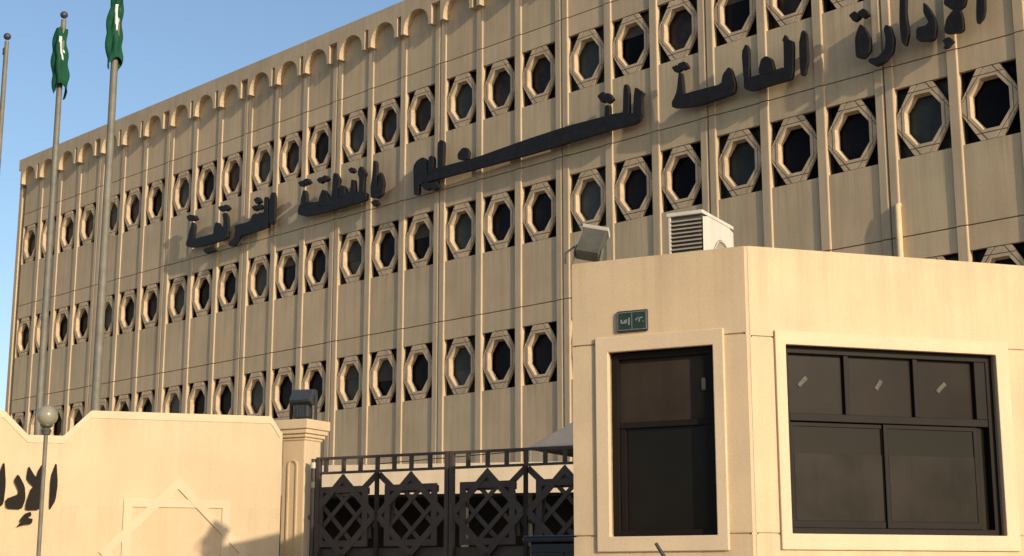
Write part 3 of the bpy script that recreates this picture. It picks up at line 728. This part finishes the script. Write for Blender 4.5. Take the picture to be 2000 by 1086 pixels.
# ================================================================== the gate
G0 = at_z(612, 902, 1.33 * KW)
GZ = lambda z: H + KW * z
def gate_leaf(u0, u1, stars, mids, label, hinge):
    t = thing('gate_leaf', label, 'gate', (*along(G0, AG, u0).to_2d(), 0), R(AG), None)
    W_ = u1 - u0
    for a in (0.0, W_ - 0.045): MB().box(a, a + 0.045, -0.02, 0.03, 0.04, GZ(1.375)).build('stile', M['gate'], t, bevel=0.004)
    for z0, z1 in ((GZ(1.345), GZ(1.372)), (GZ(1.190), GZ(1.215)), (0.06, 0.12), (GZ(-0.62), GZ(-0.57))):
        MB().box(0.046, W_ - 0.046, -0.016, 0.026, z0, z1).build('rail', M['gate'], t)
    allu = sorted(stars + mids)
    posts = []
    for i, u in enumerate(allu):
        posts.append(u)
        if i + 1 < len(allu): posts.append((u + allu[i+1]) / 2)
    posts.append(allu[-1] + 0.215)
    if allu[0] > 0.3: posts.insert(0, allu[0] - 0.215)
    for u in posts:
        if 0.06 < u < W_ - 0.06: MB().box(u - 0.017, u + 0.017, -0.012, 0.022, GZ(1.2155), GZ(1.3445)).build('spindle', M['gate'], t)
    hs_, w_ = 0.300, 0.062
    for zc in (0.735, -0.10):
        for u in stars:
            star(t, u, GZ(zc), hs_, w_, -0.010, 0.008, 'gate', 'star_bar')
            q_ = hs_ - 0.05
            for k, dz in enumerate((1, -1)):
                for off in (-0.15, 0.15):
                    m0, m1 = max(-q_, -q_ - off), min(q_, q_ - off)   # z = dz * (x + off)
                    if m1 - m0 > 0.08: MB().bar((u + m0, GZ(zc) + dz*(m0 + off)), (u + m1, GZ(zc) + dz*(m1 + off)), 0.042, 0.0085 + 0.012*k, 0.019 + 0.012*k).build('lattice_bar', M['gate'], t)
            # filled tip under the top rail and side plates
            if zc > 0:
                MB().prism([(u, GZ(1.188)), (u - 0.115, GZ(1.035)), (u + 0.115, GZ(1.035))], 0.0085, 0.014).build('tip_plate', M['gate'], t)
                MB().prism([(u - 0.30, GZ(1.035)), (u + 0.30, GZ(1.035)), (u + 0.30, GZ(0.965)), (u - 0.30, GZ(0.965))], 0.033, 0.037).build('head_plate', M['gate'], t)
        for u in mids:
            MB().box(u - 0.020, u + 0.020, -0.014, 0.012, 0.125, GZ(1.1895)).build('mullion', M['gate'], t)
    for u in mids:
        for s_ in (-1, 1):
            MB().bar((u + s_*0.014, GZ(1.17)), (u + s_*0.175, GZ(1.02)), 0.060, 0.0125, 0.020).build('brace', M['gate'], t)
            MB().bar((u + s_*0.175, GZ(1.03)), (u + s_*0.115, GZ(0.50)), 0.085, 0.0205, 0.027).build('side_strap', M['gate'], t)
            MB().bar((u + s_*0.115, GZ(0.80)), (u + s_*0.03, GZ(0.62)), 0.05, 0.0275, 0.034).build('brace', M['gate'], t)
    # lower sheet panel backing the leaf
    MB().box(0.046, W_ - 0.046, 0.040, 0.046, 0.125, GZ(0.40)).build('backing_sheet', M['gate'], t)
    if hinge:
        MB().box(W_ - 0.09, W_ + 0.0, -0.045, -0.0205, GZ(0.10), GZ(0.26)).build('lock_box', M['steel'], t, bevel=0.006)
        MB().tube([(-0.04, 0.0, 0), (-0.04, 0.0, GZ(1.36))], 0.028, 10).build('hinge_post', M['gate'], t)
        for z in (GZ(1.29), GZ(1.08), GZ(0.2)): MB().lathe([(0.0, -0.03), (0.034, -0.03), (0.034, 0.03), (0.0, 0.03)], 10, (-0.04, 0, z)).build('hinge', M['acwhite'] if z > 2.4 else M['steel'], t)
    return t
gate_leaf(0.05*KW, 1.705*KW, [0.344*KW, 1.195*KW], [0.775*KW], 'dark lattice gate leaf with star pattern, hung on the cream pillar', True)
gate_leaf(1.715*KW, 3.98*KW, [0.440*KW, 1.314*KW], [0.879*KW, 1.75*KW], 'dark lattice gate leaf with star pattern, closing against the booth', False)

# ================================================================== flagpoles and flags
poles = [at_z(14, 75, 8.6), at_z(125, 33, 8.6), at_z(232, -25, 8.6)]
plabels = ['bare grey flagpole without a flag, farthest from the gate', 'grey flagpole between the bare pole and the pole nearest the gate', 'grey flagpole nearest the gate, flag furled at its top']
for p, r0, lb in zip(poles, (0.046, 0.054, 0.066), plabels):
    t = thing('flagpole', lb, 'flagpole', (p.x, p.y, 0))
    ht = p.z
    MB().tube([(0, 0, 0), (0, 0, ht*0.5), (0, 0, ht - 0.05)], [r0*1.12, r0*0.95, r0*0.72], 16).build('shaft', M['steel'], t)
    MB().lathe([(0.0, -0.055), (0.035, -0.045), (0.055, -0.02), (0.06, 0.0), (0.055, 0.025), (0.035, 0.048), (0.0, 0.058)], 16, (0, 0, ht + 0.03)).build('finial_ball', M['ball'], t)
    MB().box(-r0 - 0.05, -r0*0.5, -0.02, 0.02, ht - 0.26, ht - 0.14).build('pulley', M['steel'], t, bevel=0.01)
    MB().lathe([(0.0, 0.0), (0.16, 0.0), (0.16, 0.05), (0.09, 0.12), (r0*1.13, 0.2)], 16).build('base_flange', M['steel'], t)
    MB().tube([(-r0*1.25, -0.01, 1.2), (-r0*1.15, -0.012, ht*0.6), (-r0*1.2, -0.01, ht - 0.2)], 0.006, 5).build('halyard', M['ball'], t)
def flag(p, ztop, length, wmax, seed, label):
    rnd = random.Random(seed)
    t = thing('flag', label, 'flag', (p.x, p.y, ztop - length), 0)
    nz_, nf = 34, 40
    ph = [rnd.uniform(0, 6.28) for _ in range(6)]
    vs_, fs_, wf = [], [], []
    for i in range(nz_ + 1):
        f = i / nz_                      # 0 = top
        z = length * (1 - f)
        wid = wmax * (0.25 + 0.75*min(1, f*2.2)) * (1.0 - 0.45*max(0, f - 0.8)/0.2)
        shift = 0.05*math.sin(f*4 + ph[0])
        for k in range(nf + 1):
            g = k / nf
            a = -2.6 + g * 4.4            # wraps loosely round the pole's camera side
            rad = 0.074 + wid*0.38*(0.55 + 0.45*math.sin(a*4.3 + ph[1] + f*2.2)) + 0.012*math.sin(f*19 + a*3 + ph[2])
            if a < -1.2: rad *= 1.0
            dz_ = 0.10*math.sin(g*5 + ph[3])*f
            vs_.append((rad*math.cos(a + 0.4*f) + shift, rad*math.sin(a + 0.4*f) - 0.01, z + dz_))
    for i in range(nz_):
        for k in range(nf):
            q = (i*(nf+1)+k, i*(nf+1)+k+1, (i+1)*(nf+1)+k+1, (i+1)*(nf+1)+k)
            f, g = i / nz_, k / nf
            band = (0.12 < f < 0.55 and abs(g - (0.44 + 0.12*f)) < 0.045) or (0.34 < f < 0.40 and 0.56 < g < 0.62)
            (wf if band else fs_).append(q)
    c = MB().add(vs_, fs_, True).build('cloth', M['green'], t)
    s1 = c.modifiers.new('solid', 'SOLIDIFY'); s1.thickness = 0.004
    e = MB().add(vs_, wf, True).build('emblem', M['white'], t)
    s2 = e.modifiers.new('solid', 'SOLIDIFY'); s2.thickness = 0.004
    return t
flag(poles[1], poles[1].z - 0.20, 1.02, 0.14, 5, 'furled green and white flag hanging on the middle flagpole')
flag(poles[2], poles[2].z - 0.16, 1.05, 0.115, 9, 'furled green flag on the flagpole nearest the gate')

# ================================================================== garden globe lamp in front of the wall
gl = at_z(92, 812, 1.36)
lamp = thing('globe_lamp', 'slim post lamp with a grey globe in front of the boundary wall', 'lamp', (gl.x, gl.y, 0))
MB().tube([(0, 0, 0.02), (0, 0, gl.z - 0.15)], 0.017, 12).build('post', M['steel'], lamp)
MB().lathe([(0, 0), (0.08, 0), (0.08, 0.02), (0.03, 0.05), (0.018, 0.1)], 16).build('base', M['steel'], lamp)
MB().lathe([(0.0, -0.155), (0.03, -0.155), (0.042, -0.12), (0.028, -0.10), (0.05, -0.085), (0.05, -0.07), (0.0, -0.07)], 16, (0, 0, gl.z)).build('collar', M['flood'], lamp)
MB().lathe([(0.086*math.sin(a), -0.086*math.cos(a)) for a in [R(20 + k*10) for k in range(17)]], 24, (0, 0, gl.z)).build('globe', M['globe'], lamp)

# ================================================================== the yard behind the gate
AC = 34.0
fA = at_z(600, 968, 1.45); 
cp = thing('carport', 'long carport with cream fascia and dark interior behind the gate', 'carport', (fA.x, fA.y, 0), R(AC))
MB().box(-4, 9.5, -0.05, 0.02, Z(1.45), Z(1.93)).build('fascia', M['fascia'], cp)
MB().box(-4, 9.5, 0.021, 5.2, Z(1.70), Z(1.76)).build('roof', M['canopy'], cp)
for u in (-3.8, -0.6, 2.6, 5.8, 9.3): MB().box(u - 0.05, u + 0.05, 0.05, 0.15, 0, Z(1.70)).build('post', M['gate'], cp)
MB().box(-4, 9.5, 5.0, 5.1, 0, Z(1.70)).build('rear_shade_sheet', M['dark'], cp)  # dark sheet added so the carport interior reads as deep shade
MB().box(9.4, 9.5, 0.03, 5.0, 0, Z(1.70)).build('side_sun_block', M['dark'], cp)  # added to block the low sun from under the carport roof
MB().box(-4, -3.9, 0.03, 5.0, 0, Z(1.70)).build('side_sun_block', M['dark'], cp)  # added likewise, keeps the other end of the interior dark
# grey tent canopy beside it
ga = at_z(1035, 872, 2.35)
tn = thing('shade_canopy', 'grey pitched shade canopy rising behind the gate beside the booth', 'canopy', (ga.x, ga.y, 0), R(AG))
e0 = 0.0
apex = (1.9, 1.5, Z(3.75))
cor = [(0, 0, Z(2.35)), (4.6, -0.2, Z(2.35)), (4.6, 3.2, Z(2.35)), (0, 3.2, Z(2.35))]
MB().add(cor + [apex], [(0, 1, 4), (1, 2, 4), (2, 3, 4), (3, 0, 4)]).build('roof_sheet', M['canopy'], tn).modifiers.new('solid', 'SOLIDIFY').thickness = 0.03
for i in range(4):
    a, b = cor[i], cor[(i+1) % 4]
    MB().tube([(a[0], a[1], a[2]-0.03), (b[0], b[1], b[2]-0.03)], 0.03, 8).build('eave_rail', M['steel'], tn)
    MB().tube([(a[0], a[1], 0), (a[0], a[1], a[2]-0.02)], 0.045, 10).build('post', M['steel'], tn)

# ------------------------------------------------------------------ vehicles
def car(label, loc_, rz, paint, L_=4.6, Wd=1.82, Ht=1.48, suv=False, cat='car'):
    t = thing('parked_car', label, cat, (loc_[0], loc_[1], 0), rz)
    hw = Wd/2
    if suv: top = [(-0.48,.98),(-0.44,.985),(-0.30,1.0),(0.0,1.0),(0.10,.97),(0.22,.64),(0.24,.62),(0.46,.55),(0.5,.44)]
    else: top = [(-0.5,.62),(-0.46,.66),(-0.34,.67),(-0.18,.97),(-0.05,1.0),(0.06,.98),(0.22,.66),(0.42,.60),(0.5,.45)]
    belt = 0.62
    def sect(y, sx):
        return y
    # lower body: side outline lofted over five stations across the width
    out = [(-0.5, .20), (-0.5, .45), (-0.49, belt)] if not suv else [(-0.5, .20), (-0.5, .5), (-0.49, belt)]
    low = out + [(-0.2, belt+.01), (0.24, belt+.005), (0.44, .56), (0.495, .45), (0.5, .22), (0.36, .15), (-0.36, .15)]
    st = [(-1.0, 0.955), (-0.86, 1.0), (0.0, 1.0), (0.86, 1.0), (1.0, 0.955)]
    n_ = len(low); vs_, fs_ = [], []
    for (s_, k) in st:
        for x, z in low: vs_.append((x*L_*k, s_*hw, (z if abs(s_) < 0.95 else 0.15 + (z-0.15)*0.97)*Ht))
    for i in range(len(st)-1):
        for k in range(n_): fs_.append((i*n_+k, (i+1)*n_+k, (i+1)*n_+(k+1) % n_, i*n_+(k+1) % n_))
    fs_ += [tuple(range(n_)), tuple(range(len(st)*n_-1, (len(st)-1)*n_-1, -1))]
    b = MB().add(vs_, fs_).build('body', paint, t, bevel=0.04)
    # cabin
    cab = [(x, z) for x, z in top if z >= .64]
    cab = [(cab[0][0], .60)] + cab + [(cab[-1][0], .60)]
    st2 = [(-0.90, -0.74), (0.90, 0.74)]
    n_ = len(cab); vs_ = []
    for lo, hi in st2:
        for x, z in cab:
            f = (z-.60)/.40; vs_.append((x*L_, (lo + (hi-lo)*f)*hw, z*Ht))
    fs_ = [tuple(range(n_)), tuple(range(2*n_-1, n_-1, -1))] + [((k+1) % n_, k, k+n_, (k+1) % n_+n_) for k in range(n_)]
    MB().add(vs_, fs_).build('cabin', paint, t, bevel=0.05)
    x0, x1 = (-0.42, 0.14) if suv else (-0.24, 0.16)
    for s_ in (-1, 1):
        ybot, ytop = 0.885*hw*s_, 0.775*hw*s_
        for a, c in ((x0, (x0+x1)/2 - 0.01), ((x0+x1)/2 + 0.01, x1)):
            ta, tc = a + (0.02 if suv else 0.07), c - (0.0 if c < x1 else 0.09)
            if a > x0: ta = a
            z0, z1 = .66*Ht, .93*Ht
            yb, yt = (0.90 - 0.16*0.15)*hw*s_ + 0.012*s_, (0.90 - 0.16*0.825)*hw*s_ + 0.012*s_
            MB().add([(a*L_, yb, z0), (c*L_, yb, z0), (tc*L_, yt, z1), (ta*L_, yt, z1)], [(0, 1, 2, 3)]).build('side_window', M['glass'], t).modifiers.new('solid', 'SOLIDIFY').thickness = 0.01
        for wx in (-0.31, 0.31):
            wheel = MB().lathe([(0.0, -0.10), (0.30, -0.10), (0.335, -0.06), (0.335, 0.06), (0.30, 0.10), (0.0, 0.10)], 24).build('wheel', M['tyre'], t, (wx*L_, s_*(hw-0.10), 0.335))
            wheel.rotation_euler = (math.pi/2, 0, 0)
            MB().lathe([(0.0, 0.105*1), (0.10, 0.108), (0.21, 0.103), (0.215, -0.103), (0.10, -0.108), (0.0, -0.105)], 20).build('rim', M['rim'], wheel)
        MB().box(0.455*L_, 0.497*L_, s_*hw*0.62 - 0.17, s_*hw*0.62 + 0.17, .46*Ht, .53*Ht).build('headlight', M['lampglass'], t, bevel=0.015)
        MB().box(0.135*L_, 0.165*L_, s_*(hw+0.02) - 0.09, s_*(hw+0.02) + 0.09, .66*Ht, .74*Ht).build('mirror', paint, t, bevel=0.02)
    wx0, wx1, wz0, wz1 = (0.20, 0.11, .68, .95) if suv else (0.205, 0.075, .69, .95)
    MB().add([(wx0*L_+0.02, -0.72*hw, wz0*Ht), (wx0*L_+0.02, 0.72*hw, wz0*Ht), (wx1*L_+0.02, 0.66*hw, wz1*Ht), (wx1*L_+0.02, -0.66*hw, wz1*Ht)], [(0, 1, 2, 3)]).build('windscreen', M['glass'], t).modifiers.new('solid', 'SOLIDIFY').thickness = 0.01
    return t
sv = at_z(1072, 1046, 0.37)
cb = thing('equipment_cabinet', 'dark blue metal equipment cabinet between the booth and the gate', 'cabinet', (sv.x, sv.y, 0), R(AG))
hc = 0.37 + H
MB().box(-0.16, 0.42, 0.0, 0.42, 0.08, hc - 0.05).build('cabinet_body', M['carblue'], cb, bevel=0.012)
MB().box(-0.20, 0.46, -0.05, 0.46, hc - 0.049, hc).build('cap', M['carblue'], cb, bevel=0.018)
MB().box(-0.14, 0.125, -0.018, -0.001, 0.14, hc - 0.12).build('door', M['carblue'], cb, bevel=0.006)
MB().box(0.135, 0.40, -0.018, -0.001, 0.14, hc - 0.12).build('door', M['carblue'], cb, bevel=0.006)
MB().box(0.09, 0.11, -0.04, -0.019, 0.8, 0.95).build('handle', M['steel'], cb, bevel=0.004)
MB().box(-0.15, 0.41, 0.01, 0.41, 0, 0.079).build('base', M['kerb'], cb)
cpos = lambda u, v: along(fA, AC, u, v).to_2d()
car('white sedan under the carport behind the star gate', cpos(0.8, 2.3), R(AC - 90), M['carwhite'])
car('dark maroon sedan under the carport next to the white one', cpos(3.7, 2.4), R(AC - 90), M['carmaroon'])
car('black sedan under the carport beyond the maroon one', cpos(6.6, 2.4), R(AC - 90), M['carblue'])
